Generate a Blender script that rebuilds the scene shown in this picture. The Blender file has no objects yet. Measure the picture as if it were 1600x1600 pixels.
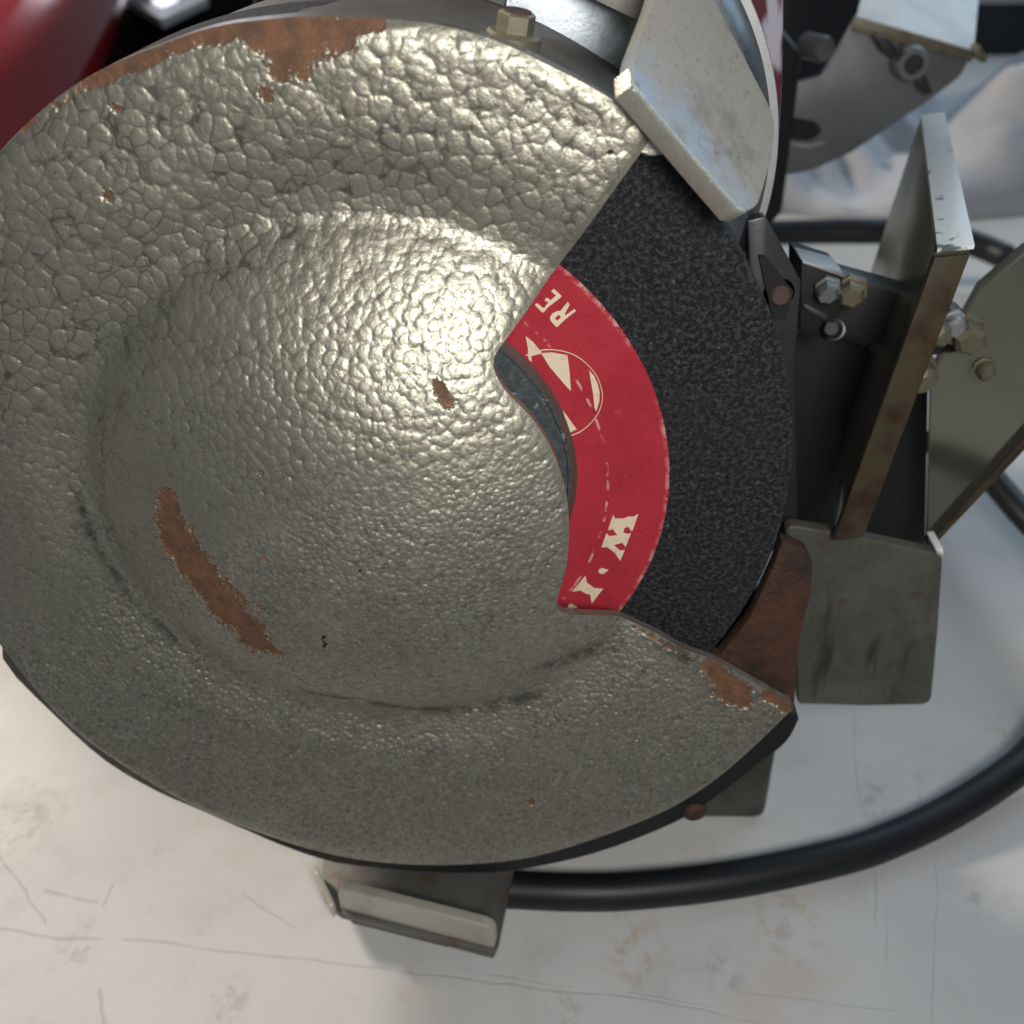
import bpy, bmesh, math, random
import numpy as np
from mathutils import Vector, Matrix, geometry, noise as mnoise

random.seed(7); np.random.seed(7)
S = bpy.context.scene
COL = S.collection
MM = 0.001

# ------------------------------------------------------------------ camera
# World: X right, Y along the grinder axis (away), Z up, table top at z=0.  Lengths below are in millimetres.
F = 1600.0
_d = np.array([(850-800)/F, (-250-800)/F, 1.0]); _Y = _d/np.linalg.norm(_d)
_u = np.array([0, -1.0, 0]); _u -= _Y*(_u @ _Y); _Z = _u/np.linalg.norm(_u); _X = np.cross(_Y, _Z)
B = np.stack([_X, _Y, _Z])                      # camera axes -> world axes
CAM = np.array([30.96, -141.46, 207.02])
cam_d = bpy.data.cameras.new("camera"); cam = bpy.data.objects.new("camera", cam_d); COL.objects.link(cam)
_r, _up, _bk = B @ np.array([1, 0, 0.]), B @ np.array([0, -1, 0.]), B @ np.array([0, 0, -1.])
cam.matrix_world = Matrix(((_r[0], _up[0], _bk[0], CAM[0]*MM), (_r[1], _up[1], _bk[1], CAM[1]*MM),
                           (_r[2], _up[2], _bk[2], CAM[2]*MM), (0, 0, 0, 1)))
cam_d.sensor_width = 36; cam_d.lens = 36*F/1600
cam_d.clip_start = 0.005; cam_d.clip_end = 50
cam_d.dof.use_dof = True; cam_d.dof.focus_distance = 0.157; cam_d.dof.aperture_fstop = 24
S.camera = cam

# ------------------------------------------------------------------ world and lamps (a room: lamp near the camera, a window, a warm lamp, an added highlight lamp)
W = bpy.data.worlds.new("World"); S.world = W; W.use_nodes = True
W.node_tree.nodes["Background"].inputs[0].default_value = (0.80, 0.88, 1.0, 1)
W.node_tree.nodes["Background"].inputs[1].default_value = 0.09

def area(name, loc, target, size, power, col, size_y=None):
    l = bpy.data.lights.new(name, 'AREA'); l.energy = power; l.color = col
    l.shape = 'RECTANGLE' if size_y else 'SQUARE'; l.size = size
    if size_y: l.size_y = size_y
    o = bpy.data.objects.new(name, l); COL.objects.link(o)
    o.location = Vector(loc)*MM
    o.rotation_euler = (Vector(target)-Vector(loc)).to_track_quat('-Z', 'Y').to_euler()
    return o
area("hand_lamp", (66, -190, 236), (14, 0, 140), 0.06, .47, (1.0, 0.97, 0.92))
area("warm_lamp", (-700, 420, 620), (0, 0, 60), 0.16, 8.0, (1.0, 0.89, 0.75))
area("back_highlight", (-760, 2300, 640), (-180, 300, 100), 0.32, 1.9, (0.85, 0.88, 1.0))  # added lamp for the highlight streak along the red tank
area("window_light", (850, 900, 850), (100, 100, 50), 0.9, 5.0, (0.62, 0.82, 1.0))

S.view_settings.view_transform = 'Standard'; S.view_settings.look = 'None'
S.view_settings.exposure = 0; S.view_settings.gamma = 1
S.render.engine = 'CYCLES'

# ------------------------------------------------------------------ projection helper: a photo point onto a real plane
def ray(px, py): return B @ np.array([(px-800)/F, (py-800)/F, 1.0])
def U(px, py, **k):
    (a, v), = k.items(); i = 'xyz'.index(a); r = ray(px, py)
    return Vector(CAM + r*((v-CAM[i])/r[i]))
def UP(px, py, P, n):
    r = ray(px, py); n = np.array(n); t = (n @ (np.array(P)-CAM))/(n @ r); return Vector(CAM + r*t)

# ------------------------------------------------------------------ node helper
class X:
    def __init__(s, nt, sock): s.nt = nt; s.s = sock
    def op(s, o, b=0.0, c=None, clamp=False):
        n = s.nt.nodes.new('ShaderNodeMath'); n.operation = o; n.use_clamp = clamp
        for i, v in enumerate((s, b, c)):
            if v is None: continue
            if isinstance(v, X): s.nt.links.new(v.s, n.inputs[i])
            else: n.inputs[i].default_value = v
        return X(s.nt, n.outputs[0])
    def __add__(s, o): return s.op('ADD', o)
    __radd__ = __add__
    def __sub__(s, o): return s.op('SUBTRACT', o)
    def __rsub__(s, o): return (s*-1.0)+o
    def __mul__(s, o): return s.op('MULTIPLY', o)
    __rmul__ = __mul__
    def mn(s, o): return s.op('MINIMUM', o)
    def mx(s, o): return s.op('MAXIMUM', o)
    def smooth(s, a, b):
        n = s.nt.nodes.new('ShaderNodeMapRange'); n.interpolation_type = 'SMOOTHSTEP'
        s.nt.links.new(s.s, n.inputs[0]); n.inputs[1].default_value = a; n.inputs[2].default_value = b
        if a > b:
            n.inputs[1].default_value = b; n.inputs[2].default_value = a; n.inputs[3].default_value = 1; n.inputs[4].default_value = 0
        return X(s.nt, n.outputs[0])
class T:
    """One material: coordinates in millimetres and short names for texture nodes."""
    def __init__(s, name):
        s.m = bpy.data.materials.new(name); s.m.use_nodes = True; s.nt = s.m.node_tree
        s.b = s.nt.nodes['Principled BSDF']; s.out = s.nt.nodes['Material Output']
        tc = s.nt.nodes.new('ShaderNodeTexCoord'); mp = s.nt.nodes.new('ShaderNodeMapping')
        mp.inputs['Scale'].default_value = (1000, 1000, 1000)
        s.nt.links.new(tc.outputs['Object'], mp.inputs[0]); s.co = mp.outputs[0]
    def scaled(s, v, co=None, rot=(0, 0, 0)):
        mp = s.nt.nodes.new('ShaderNodeMapping'); mp.inputs['Scale'].default_value = v; mp.inputs['Rotation'].default_value = rot
        s.nt.links.new(co or s.co, mp.inputs[0]); return mp.outputs[0]
    def noise(s, scale, det=2, co=None, rough=.5, color=False):
        n = s.nt.nodes.new('ShaderNodeTexNoise'); n.inputs['Scale'].default_value = scale; n.inputs['Detail'].default_value = det
        n.inputs['Roughness'].default_value = rough; s.nt.links.new(co or s.co, n.inputs['Vector'])
        return n.outputs[1] if color else X(s.nt, n.outputs[0])
    def voro(s, scale, co=None, feat='F1', rnd=1.0, out='Distance', dist='EUCLIDEAN'):
        n = s.nt.nodes.new('ShaderNodeTexVoronoi'); n.feature = feat; n.inputs['Scale'].default_value = scale
        n.inputs['Randomness'].default_value = rnd; s.nt.links.new(co or s.co, n.inputs['Vector'])
        return X(s.nt, n.outputs[out])
    def warp(s, amt, scale, co=None, det=1):
        c = s.noise(scale, det, co, color=True)
        v = s.nt.nodes.new('ShaderNodeVectorMath'); v.operation = 'SUBTRACT'; s.nt.links.new(c, v.inputs[0]); v.inputs[1].default_value = (.5, .5, .5)
        w = s.nt.nodes.new('ShaderNodeVectorMath'); w.operation = 'MULTIPLY_ADD'; s.nt.links.new(v.outputs[0], w.inputs[0])
        w.inputs[1].default_value = (amt,)*3; s.nt.links.new(co or s.co, w.inputs[2]); return w.outputs[0]
    def xyz(s, co=None):
        n = s.nt.nodes.new('ShaderNodeSeparateXYZ'); s.nt.links.new(co or s.co, n.inputs[0]); return [X(s.nt, o) for o in n.outputs]
    def attr(s, name):
        n = s.nt.nodes.new('ShaderNodeAttribute'); n.attribute_name = name; return X(s.nt, n.outputs['Fac'])
    def mix(s, f, a, b):
        n = s.nt.nodes.new('ShaderNodeMix'); n.data_type = 'RGBA'
        for i, v in ((0, f), (6, a), (7, b)):
            if isinstance(v, X): s.nt.links.new(v.s, n.inputs[i])
            elif isinstance(v, (tuple, list)): n.inputs[i].default_value = (*v, 1)
            elif isinstance(v, (int, float)): n.inputs[i].default_value = v
            else: s.nt.links.new(v, n.inputs[i])
        return n.outputs[2]
    def set(s, **k):
        for n, v in k.items():
            i = s.b.inputs[{'col': 'Base Color', 'rough': 'Roughness', 'metal': 'Metallic', 'spec': 'Specular IOR Level', 'trans': 'Transmission Weight',
                            'ior': 'IOR', 'alpha': 'Alpha', 'coat': 'Coat Weight', 'coatr': 'Coat Roughness', 'sheen': 'Sheen Weight', 'normal': 'Normal'}[n]]
            if isinstance(v, X): s.nt.links.new(v.s, i)
            elif isinstance(v, (int, float)): i.default_value = v
            elif isinstance(v, tuple): i.default_value = (*v, 1)
            else: s.nt.links.new(v, i)
        return s
    def bump(s, h, dist=1.0, strength=1.0):
        """h in millimetres"""
        n = s.nt.nodes.new('ShaderNodeBump'); n.inputs['Distance'].default_value = dist*MM; n.inputs['Strength'].default_value = strength
        s.nt.links.new(h.s, n.inputs['Height']); s.nt.links.new(n.outputs[0], s.b.inputs['Normal']); return s
    def seg(s, x, y, ax, ay, bx, by):
        """distance from (x, y) to a segment"""
        dx, dy = bx-ax, by-ay; L2 = dx*dx+dy*dy
        t = ((x-ax)*(dx/L2)+(y-ay)*(dy/L2)).op('ADD', 0, clamp=True)
        ex = x-ax-t*dx; ey = y-ay-t*dy
        return (ex*ex+ey*ey).op('SQRT')

# ------------------------------------------------------------------ mesh helpers
def link(name, me, mat, parent=None, smooth=False, angle=35):
    o = bpy.data.objects.new(name, me); COL.objects.link(o)
    if mat: me.materials.append(mat)
    if parent: o.parent = parent
    if smooth:
        for p in me.polygons: p.use_smooth = True
        try: me.set_sharp_from_angle(angle=math.radians(angle))
        except Exception: pass
    return o
def from_bm(name, bm, mat, parent=None, smooth=True, angle=35):
    bm.normal_update(); me = bpy.data.meshes.new(name); bm.to_mesh(me); bm.free()
    return link(name, me, mat, parent, smooth, angle)
def tag(o, label=None, cat=None, group=None, kind=None):
    for k, v in (('label', label), ('category', cat), ('group', group), ('kind', kind)):
        if v: o[k] = v
    return o
def rounded(pts, r, n=4):
    """round the corners of a planar polygon (list of Vector), r = one radius or a list"""
    out = []; N = len(pts)
    for i, p in enumerate(pts):
        ri = r[i] if isinstance(r, (list, tuple)) else r
        a, c = pts[i-1], pts[(i+1) % N]; u, v = a-p, c-p
        q = min(ri, u.length*.45, v.length*.45)
        if q < 1e-4: out.append(p.copy()); continue
        p0, p1 = p+u.normalized()*q, p+v.normalized()*q
        for k in range(n+1):
            t = k/n; out.append((1-t)**2*p0+2*t*(1-t)*p+t*t*p1)
    return out
def spline(pts, n=4, closed=False):
    out = []; N = len(pts); rng = range(N if closed else N-1)
    g = (lambda i: pts[i % N]) if closed else (lambda i: pts[max(0, min(N-1, i))])
    for i in rng:
        p0, p1, p2, p3 = g(i-1), g(i), g(i+1), g(i+2)
        for k in range(n):
            t = k/n
            out.append(.5*((2*p1)+(p2-p0)*t+(2*p0-5*p1+4*p2-p3)*t*t+(3*p1-p0-3*p2+p3)*t**3))
    if not closed: out.append(pts[-1].copy())
    return out
def bm_prism(bm, pts, ext, bev=0.0, seg=2):
    """pts: planar polygon in mm; ext: extrusion vector in mm"""
    ext = Vector(ext)
    va = [bm.verts.new(p*MM) for p in pts]; vb = [bm.verts.new((p+ext)*MM) for p in pts]
    N = len(pts); fs = [bm.faces.new(va), bm.faces.new(vb[::-1])]
    for i in range(N): fs.append(bm.faces.new((va[i], vb[i], vb[(i+1) % N], va[(i+1) % N])))
    bmesh.ops.recalc_face_normals(bm, faces=fs)
    if bev > 0:
        es = list({e for f in fs[:2] for e in f.edges} | {e for f in fs for e in f.edges if e.calc_face_angle(0) > .6})
        bmesh.ops.bevel(bm, geom=es, offset=bev*MM, segments=seg, profile=.6, affect='EDGES', clamp_overlap=True)
def prism(name, pts, ext, mat, parent=None, bev=0.0, seg=2, smooth=True, angle=35):
    bm = bmesh.new(); bm_prism(bm, pts, ext, bev, seg); return from_bm(name, bm, mat, parent, smooth, angle)
def box_pts(x0, x1, y0, y1, z): return [Vector((x0, y0, z)), Vector((x1, y0, z)), Vector((x1, y1, z)), Vector((x0, y1, z))]
def frame(axis):
    a = Vector(axis).normalized(); u = a.orthogonal().normalized(); return u, a.cross(u), a
def bm_lathe(bm, prof, org, axis, n=32, spin=0.0, close=False):
    """prof: list of (radius, height along axis), mm"""
    u, v, a = frame(axis); org = Vector(org); rings = []
    for r, h in prof:
        if r < 1e-6: rings.append([bm.verts.new((org+a*h)*MM)]); continue
        rings.append([bm.verts.new((org+a*h+(u*math.cos(t)+v*math.sin(t))*r)*MM) for t in (spin+2*math.pi*k/n for k in range(n))])
    fs = []
    for A, Bq in zip(rings, rings[1:]):
        for k in range(n):
            k2 = (k+1) % n
            if len(A) == 1 and len(Bq) == 1: continue
            if len(A) == 1: fs.append(bm.faces.new((A[0], Bq[k], Bq[k2])))
            elif len(Bq) == 1: fs.append(bm.faces.new((A[k], Bq[0], A[k2])))
            else: fs.append(bm.faces.new((A[k], Bq[k], Bq[k2], A[k2])))
    bmesh.ops.recalc_face_normals(bm, faces=fs)
def lathe(name, prof, org, axis, mat, parent=None, n=48, spin=0.0, angle=35):
    bm = bmesh.new(); bm_lathe(bm, prof, org, axis, n, spin); return from_bm(name, bm, mat, parent, True, angle)
def tube(name, path, r, mat, parent=None, n=20):
    bm = bmesh.new(); rings = []; up = Vector((0, 0, 1))
    for i, p in enumerate(path):
        t = (path[min(i+1, len(path)-1)]-path[max(i-1, 0)]).normalized()
        s = t.cross(up).normalized(); w = s.cross(t).normalized()
        rr = r if not callable(r) else r(i/(len(path)-1))
        rings.append([bm.verts.new((p+(s*math.cos(a)+w*math.sin(a))*rr)*MM) for a in (2*math.pi*k/n for k in range(n))])
    for A, Bq in zip(rings, rings[1:]):
        for k in range(n): bm.faces.new((A[k], A[(k+1) % n], Bq[(k+1) % n], Bq[k]))
    bm.faces.new(rings[0][::-1]); bm.faces.new(rings[-1])
    bmesh.ops.recalc_face_normals(bm, faces=bm.faces[:])
    return from_bm(name, bm, mat, parent, True, 50)
def empty(name, loc=(0, 0, 0)):
    o = bpy.data.objects.new(name, None); COL.objects.link(o); o.location = Vector(loc)*MM; o.empty_display_size = .02; return o

# ------------------------------------------------------------------ materials
def mat_metal(name, col, rough=.4, metal=.9, vary=.35, stain=(.12, .08, .05), stain_amt=.0, grain=.02, scale=.06):
    t = T(name); n = t.noise(scale, 5, rough=.62); n2 = t.noise(scale*9, 3)
    c = t.mix(n.smooth(.3, .72)*vary, col, tuple(v*.45 for v in col))
    if stain_amt: c = t.mix((t.noise(scale*1.7, 6, rough=.7)).smooth(.52, .66)*stain_amt, c, stain)
    t.set(col=c, metal=metal, rough=n2*.18+n*.12+(rough-.15)); t.bump(n2*grain+t.noise(1.6, 2)*grain*.7); return t.m
M_STEEL = mat_metal("worn_guard_steel", (.15, .135, .12), .62, .3, .6, (.10, .075, .055), .6, .03)
M_BLACK = mat_metal("black_grimy_steel_and_shade", (.010, .010, .011), .6, .1, .3, (.03, .018, .012), .25)  # grimy black steel; on the lower band its black stands for shade
M_DARK = mat_metal("dark_grey_steel", (.085, .088, .092), .42, .7, .4, (.06, .04, .03), .3)
M_BASE = mat_metal("olive_grey_paint", (.105, .105, .088), .5, .35, .5, (.05, .04, .03), .5, .03)
M_ZINC = mat_metal("zinc_plate", (.42, .43, .44), .52, .7, .35, (.33, .28, .23), .55, .02, .045)
M_ZINCEDGE = mat_metal("sheared_zinc_edge", (.72, .70, .60), .34, .8, .3, grain=.10, scale=.5)
M_BRASS = mat_metal("yellow_passivated_bolt", (.27, .245, .175), .5, .6, .6, (.16, .09, .04), .5)
M_BLUEST = mat_metal("blue_grey_steel", (.26, .29, .32), .33, .9, .5, (.08, .09, .10), .5)
M_FOOT = mat_metal("foot_plate_metal", (.20, .195, .185), .5, .6, .5, (.17, .075, .03), .55, .03, .09)
M_LIPPAINT = mat_metal("pale_olive_paint", (.50, .48, .41), .42, .25, .2, (.22, .19, .14), .25)
M_LITZINC = mat_metal("zinc_window_light", (.72, .73, .73), .5, .3, .3)  # zinc paled so the flange carries window light in its colour
M_RIM = mat_metal("worn_rim_steel", (.27, .25, .22), .42, .6, .6, (.11, .06, .03), .6, .03)
M_NUT = mat_metal("dull_grey_zinc", (.26, .265, .27), .5, .6, .4)

t = T("streaked_rest_paint"); n = t.noise(.10, 5, rough=.65); v = t.noise(.16, 4, co=t.scaled((1, 1, .16)), rough=.65)
col = t.mix(n.smooth(.3, .7), (.125, .125, .108), (.085, .085, .073)); col = t.mix(v.smooth(.54, .68)*.8, col, (.03, .024, .02)); col = t.mix(t.noise(.3, 4).smooth(.6, .7)*.5, col, (.09, .05, .03))
t.set(col=col, rough=.5, metal=.3); t.bump(n*.2+t.noise(1.2, 2)*.05); M_REST = t.m
t = T("dusty_zinc"); n = t.noise(.045, 5, rough=.6); x, y, z = t.xyz()
k = (n+((x-62)*.75+(z-150)*.55)*.016)
col = t.mix(k.smooth(.42, .66), (.25, .32, .41), (.285, .275, .25)); col = t.mix(t.noise(.5, 4, rough=.7).smooth(.56, .70)*.45, col, (.20, .185, .17))
col = t.mix(t.noise(.11, 5, rough=.7).smooth(.50, .68)*.55, col, (.15, .145, .14)); col = t.mix(t.noise(1.3, 3, rough=.8).smooth(.60, .68)*.6, col, (.10, .095, .09))
t.set(col=col, rough=t.noise(.3, 3)*.12+.74, metal=.1, spec=.3); t.bump(t.noise(.9, 3)*.04); M_DUSTZINC = t.m

# cover: hammertone enamel, big blisters above, fine orange peel below
t = T("hammertone_enamel")
x, y, z = t.xyz()
big = t.noise(.035, 2)
q = z-.57*x.mn(0.0)-.10*x.mx(0.0)+(big-.5)*22.0
mL = q.smooth(153, 168); mS = q.smooth(138, 122); flat = z.smooth(80, 35)
def bubbles(scale, amp, wsc, R1=.70):
    """rounded blisters of two sizes, the small ones filling between the large"""
    co = t.scaled((1, .35, 1), t.warp(amp, wsc))
    d1 = t.voro(scale, co); d2 = t.voro(scale*1.75, co)
    s1 = (1.0-(d1*(1/R1))*(d1*(1/R1))).mx(0.0).op('SQRT'); s2 = (1.0-(d2*(1/R1))*(d2*(1/R1))).mx(0.0).op('SQRT')*.66
    h = s1.mx(s2)
    e1 = t.voro(scale, co, 'DISTANCE_TO_EDGE')
    lid = e1.smooth(.0, .13)
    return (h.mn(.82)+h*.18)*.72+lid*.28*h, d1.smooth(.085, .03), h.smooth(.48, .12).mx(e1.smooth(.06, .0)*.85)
hL, pL, cL = bubbles(.41, 1.7, .32)
hM, pM, cM = bubbles(.62, 1.0, .5)
hS, pS, cS = bubbles(1.05, .5, .9)
mid = (1.0-mL)*(1.0-mS)
grain = t.noise(2.2, 3)
Hh = mL*(hL*.22+hM*.07+t.noise(.16, 2)*.25-pL*.12)+mid*(hM*.19+t.noise(.25, 2)*.12-pM*.05)+mS*((1.0-flat*.10)*(hS*.24+t.noise(.5, 3)*.22))
edge = t.attr("edge"); rust = t.attr("rust")
rn = t.noise(.35, 5, rough=.65); rm = (rust+(rn-.5)*1.15+(t.noise(1.3, 5, rough=.75)-.5)*1.15).smooth(.48, .53)
dark = t.attr("chip").smooth(.4, .6)
halo = (rust+(rn-.5)*1.15).smooth(.36, .46)*(1.0-rm)*rust.smooth(.05, .2)
Hh = Hh*(1.0-rm)*edge+halo*edge*.05-rm*edge*.12+rm*t.noise(1.4, 3)*.05
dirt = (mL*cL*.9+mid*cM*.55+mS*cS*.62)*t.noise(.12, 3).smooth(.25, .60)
pits = (mL*pL+mid*pM*.7)*t.noise(.30, 1).smooth(.42, .56)
base = t.mix(t.noise(.05, 4).smooth(.3, .7), (.365, .354, .286), (.305, .296, .240))
base = t.mix(t.noise(.013, 3).smooth(.50, .62)*.45, base, (.37, .345, .285))
base = t.mix(t.noise(2.2, 3, rough=.7).smooth(.52, .70)*.45*(1.0-mL*.6), base, (.20, .19, .155))
base = t.mix(t.noise(3.0, 2).smooth(.50, .75)*.35, base, (.48, .47, .42))
fl = t.voro(1.25, t.warp(.6, .8), out='Color'); base = t.mix(fl.smooth(.55, .95)*mS*.5, base, (.50, .485, .42)); base = t.mix(fl.smooth(.40, .05)*mS*.5, base, (.19, .18, .14))
base = t.mix(t.attr('grime_shade')*t.noise(.25, 4, rough=.7).smooth(.36, .58)*.9, base, (.055, .05, .038))  # painted shade of the boss foot, with grime
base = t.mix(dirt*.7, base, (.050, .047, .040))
base = t.mix(pits*.8, base, (.05, .045, .04))
grime_shade = t.noise(.09, 6, rough=.72).smooth(.56, .72)*.30
base = t.mix(grime_shade, base, (.13, .12, .095))
rcol = t.mix(t.noise(.4, 5, rough=.7).smooth(.35, .65), (.175, .082, .042), (.10, .052, .032))
rcol = t.mix(t.noise(1.1, 4, rough=.7).smooth(.56, .66)*.6, rcol, (.20, .13, .07))
base = t.mix(rm, base, rcol); base = t.mix(dark, base, (.03, .028, .025))
base = t.mix(halo*.16, base, (.50, .48, .42))
t.set(col=base, metal=(1.0-rm)*.72, rough=(1.0-rm)*.43+rm*.8+(grain-.5)*.12+mS*.06)
dn = t.nt.nodes.new('ShaderNodeDisplacement'); dn.inputs['Midlevel'].default_value = 0; dn.inputs['Scale'].default_value = MM
t.nt.links.new(Hh.s, dn.inputs['Height']); t.nt.links.new(dn.outputs[0], t.out.inputs['Displacement'])
t.m.displacement_method = 'DISPLACEMENT'; t.bump(grain*.05+t.noise(.9, 2)*.04+t.noise(4.5, 2)*.02)
M_COVER = t.m

# wheel: black abrasive grit
t = T("black_abrasive_grit")
c1 = t.voro(1.25, t.warp(.5, 1.1), out='Color'); v1 = t.voro(1.25, t.warp(.5, 1.1)); n1 = t.noise(.9, 4, rough=.7)
sp = t.noise(1.2, 4, rough=.74)
col = t.mix(sp.smooth(.44, .62), (.004, .0045, .006), (.050, .054, .064))
col = t.mix(c1.smooth(.95, .98)*sp.smooth(.44, .6), col, (.22, .22, .23)); col = t.mix(t.voro(2.6, out='Color').smooth(.88, .95)*.45, col, (.15, .155, .17))
col = t.mix(t.noise(.04, 3).smooth(.4, .75)*.35, col, (.026, .027, .032))
t.set(col=col, rough=.72, spec=.45); t.bump(sp*1.0+n1*.6-v1*.4, 1.0, 1.0); M_GRIT = t.m

# label
t = T("red_label_paper")
f = t.noise(.5, 4, rough=.7)
col = t.mix(t.noise(.10, 3).smooth(.3, .7), (.40, .030, .046), (.33, .022, .036))
col = t.mix(t.noise(1.1, 3, rough=.7).smooth(.60, .72)*.55, col, (.18, .012, .018))
x, y, z = t.xyz()
r = (((x-2.3)*(x-2.3))+((z-118.5)*(z-118.5))).op('SQRT')
scuff = r.smooth(48.0, 48.7)*t.noise(.6, 4, rough=.8).smooth(.44, .58)*t.noise(.07, 2).smooth(.38, .58)
col = t.mix(scuff*.75, col, (.62, .36, .32))
ring = (r-39.0).op('ABSOLUTE').smooth(.30, .08)*t.noise(.45, 3).smooth(.50, .62)
col = t.mix(ring*.6, col, (.70, .45, .40))
col = t.mix(t.noise(.22, 6, rough=.8).smooth(.60, .72)*.35, col, (.55, .20, .20)); col = t.mix(t.noise(.16, 5, rough=.75).smooth(.58, .74)*.4, col, (.15, .02, .028))
t.set(col=col, rough=.7, spec=.15); t.bump(f*.10+t.noise(1.6, 2)*.08); M_LABEL = t.m
t = T("cream_print"); col = t.mix(t.noise(.7, 4, rough=.7).smooth(.50, .70)*.45, (.70, .58, .42), (.40, .30, .20))
t.set(col=col, rough=.65); M_PRINT = t.m
t = T("flange_dark_steel"); sp = t.noise(.38, 4, rough=.6)
col = t.mix(t.noise(.9, 3).smooth(.4, .7), (.07, .082, .09), (.11, .125, .135)); col = t.mix(sp.smooth(.60, .66), col, (.33, .35, .36))
t.set(col=col, rough=.5, metal=.4); t.bump(t.noise(1.2, 3)*.12); M_FLANGE = t.m
M_BORE = mat_metal("brown_flange_rim", (.12, .075, .065), .5, .3, .3)
t = T("rusted_steel"); n = t.noise(.10, 6, rough=.65)
col = t.mix(n.smooth(.35, .65), (.078, .034, .020), (.030, .018, .015)); col = t.mix(t.noise(.35, 4).smooth(.55, .7)*.5, col, (.10, .045, .024))
t.set(col=col, rough=.75, metal=.15); t.bump(n*.8+t.noise(.8, 3)*.3, 1.0, .7); M_RUST = t.m
t = T("glossy_black_rubber"); t.set(col=(.006, .0075, .010), rough=.48, spec=.5); t.bump(t.noise(1.0, 2)*.03); M_RUBBER = t.m
t = T("cloudy_acrylic"); n = t.noise(.03, 4)
t.set(col=t.mix(n, (.30, .285, .225), (.18, .17, .125)), trans=.86, rough=n*.30+.05, ior=1.18); M_ACRYL = t.m
t = T("amber_acrylic_edge"); n = t.noise(.12, 4)
t.set(col=t.mix(n.smooth(.4, .65), (.085, .068, .04), (.050, .027, .014)), trans=.3, rough=.35, spec=.5); M_AMBER = t.m
t = T("painted_window_light"); x, y, z = t.xyz(); n = t.noise(.16, 5, rough=.7)
t.set(col=t.mix(n.smooth(.57, .66), (.80, .83, .84), (.10, .12, .12)), rough=.3); M_WINDOWLIGHT = t.m  # white put into the colour for window light on edges
t = T("table_white_plastic")
x, y, z = t.xyz()
col = t.mix(t.noise(.012, 4).smooth(.35, .7), (.62, .62, .615), (.55, .552, .555))
col = t.mix(t.noise(.05, 5, rough=.7).smooth(.50, .72)*.3, col, (.42, .40, .38))
col = t.mix(t.noise(.018, 4, rough=.6).smooth(.58, .74)*.42, col, (.55, .43, .31))
col = t.mix(t.noise(.35, 3, rough=.8).smooth(.66, .74)*.5, col, (.28, .26, .24))
xo, yo = x, y; wx = t.xyz(t.warp(5.0, .035, det=3)); x, y = wx[0], wx[1]
scr = None
for (ax, ay, bx, by, w) in [(0, 1452, 420, 1492, .35), (420, 1492, 1000, 1562, .40), (1000, 1562, 1200, 1600, .35), (1330, 1112, 1343, 1255, .22), (1365, 1360, 1370, 1450, .22),
        (75, 1388, 160, 1407, .42), (170, 1412, 182, 1380, .45), (160, 1545, 165, 1600, .5), (380, 1395, 460, 1450, .2), (1385, 1420, 1388, 1500, .2),
        (765, 1522, 860, 1536, .22), (1436, 1200, 1432, 1260, .2), (1465, 1350, 1458, 1600, .13), (1150, 1545, 1400, 1580, .12), (980, 1553, 1110, 1575, .22), (0, 1340, 75, 1440, .2)]:
    a, b = U(ax, ay, z=0), U(bx, by, z=0)
    m = t.seg(x, y, a.x, a.y, b.x, b.y).smooth(w, w*.35); scr = m if scr is None else scr.mx(m)
scr = scr*t.noise(.12, 4, rough=.7).smooth(.26, .52)
x, y = xo, yo
blot = None
for (px, py, r_, k) in [(40, 1280, 12, .5), (990, 1485, 8, .0), (1230, 1440, 9, .0), (360, 1570, 5, .5), (1370, 1255, 6, .55), (1560, 1140, 4, 0), (880, 1580, 4, .5), (250, 1330, 3, .5), (120, 1480, 5, .4), (1130, 1520, 5, .5), (1290, 1330, 4, .4), (640, 1540, 3, .4), (1530, 1405, 4, .4)]:
    a = U(px, py, z=0)
    m = ((x-a.x)*(x-a.x)+(y-a.y)*(y-a.y)*.45).op('SQRT').smooth(r_*1.3, r_*.2)*t.noise(.22, 5, rough=.7).smooth(.46, .62)
    col = t.mix(m*.55, col, (.33, .31, .30) if k else (.46, .34, .24))
col = t.mix(scr*.22, col, (.20, .17, .14))
t.set(col=col, rough=t.noise(.05, 3)*.2+.34, spec=.4); t.bump(t.noise(.5, 3)*.05-scr*.15+t.noise(.02, 2)*.4, 1.0, .6); M_TABLE = t.m
t = T("white_towel"); n = t.noise(.05, 3)
t.set(col=t.mix(n.smooth(.4, .7)*.4, (.56, .58, .625), (.42, .435, .475)), rough=.9, sheen=.3); t.bump(t.noise(.35, 4)*.9, 1.0, .5); M_CLOTH = t.m
t = T("red_gloss"); t.set(col=(.24, .005, .008), rough=.22, coat=.5, coatr=.08); M_RED = t.m
t = T("white_gloss"); t.set(col=(.55, .50, .48), rough=.35); M_PALE = t.m
t = T("navy_plastic"); t.set(col=(.003, .006, .011), rough=.5); M_NAVY = t.m
t = T("dark_brown_mat"); t.set(col=(.012, .009, .009), rough=1.0, spec=.0); M_MAT = t.m
t = T("glossy_sticker"); x, y, z = t.xyz()
n = t.noise(.06, 3, co=t.scaled((1, .3, 1)))
col = t.mix(t.noise(.16, 3, co=t.scaled((1, .3, .35))).smooth(.41, .49), (.40, .38, .46), (.10, .022, .032))
t.set(col=col, rough=.16, coat=.6, coatr=.05); t.bump(t.noise(.05, 3)*1.6, 1.0, .5); M_STICKER = t.m

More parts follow.
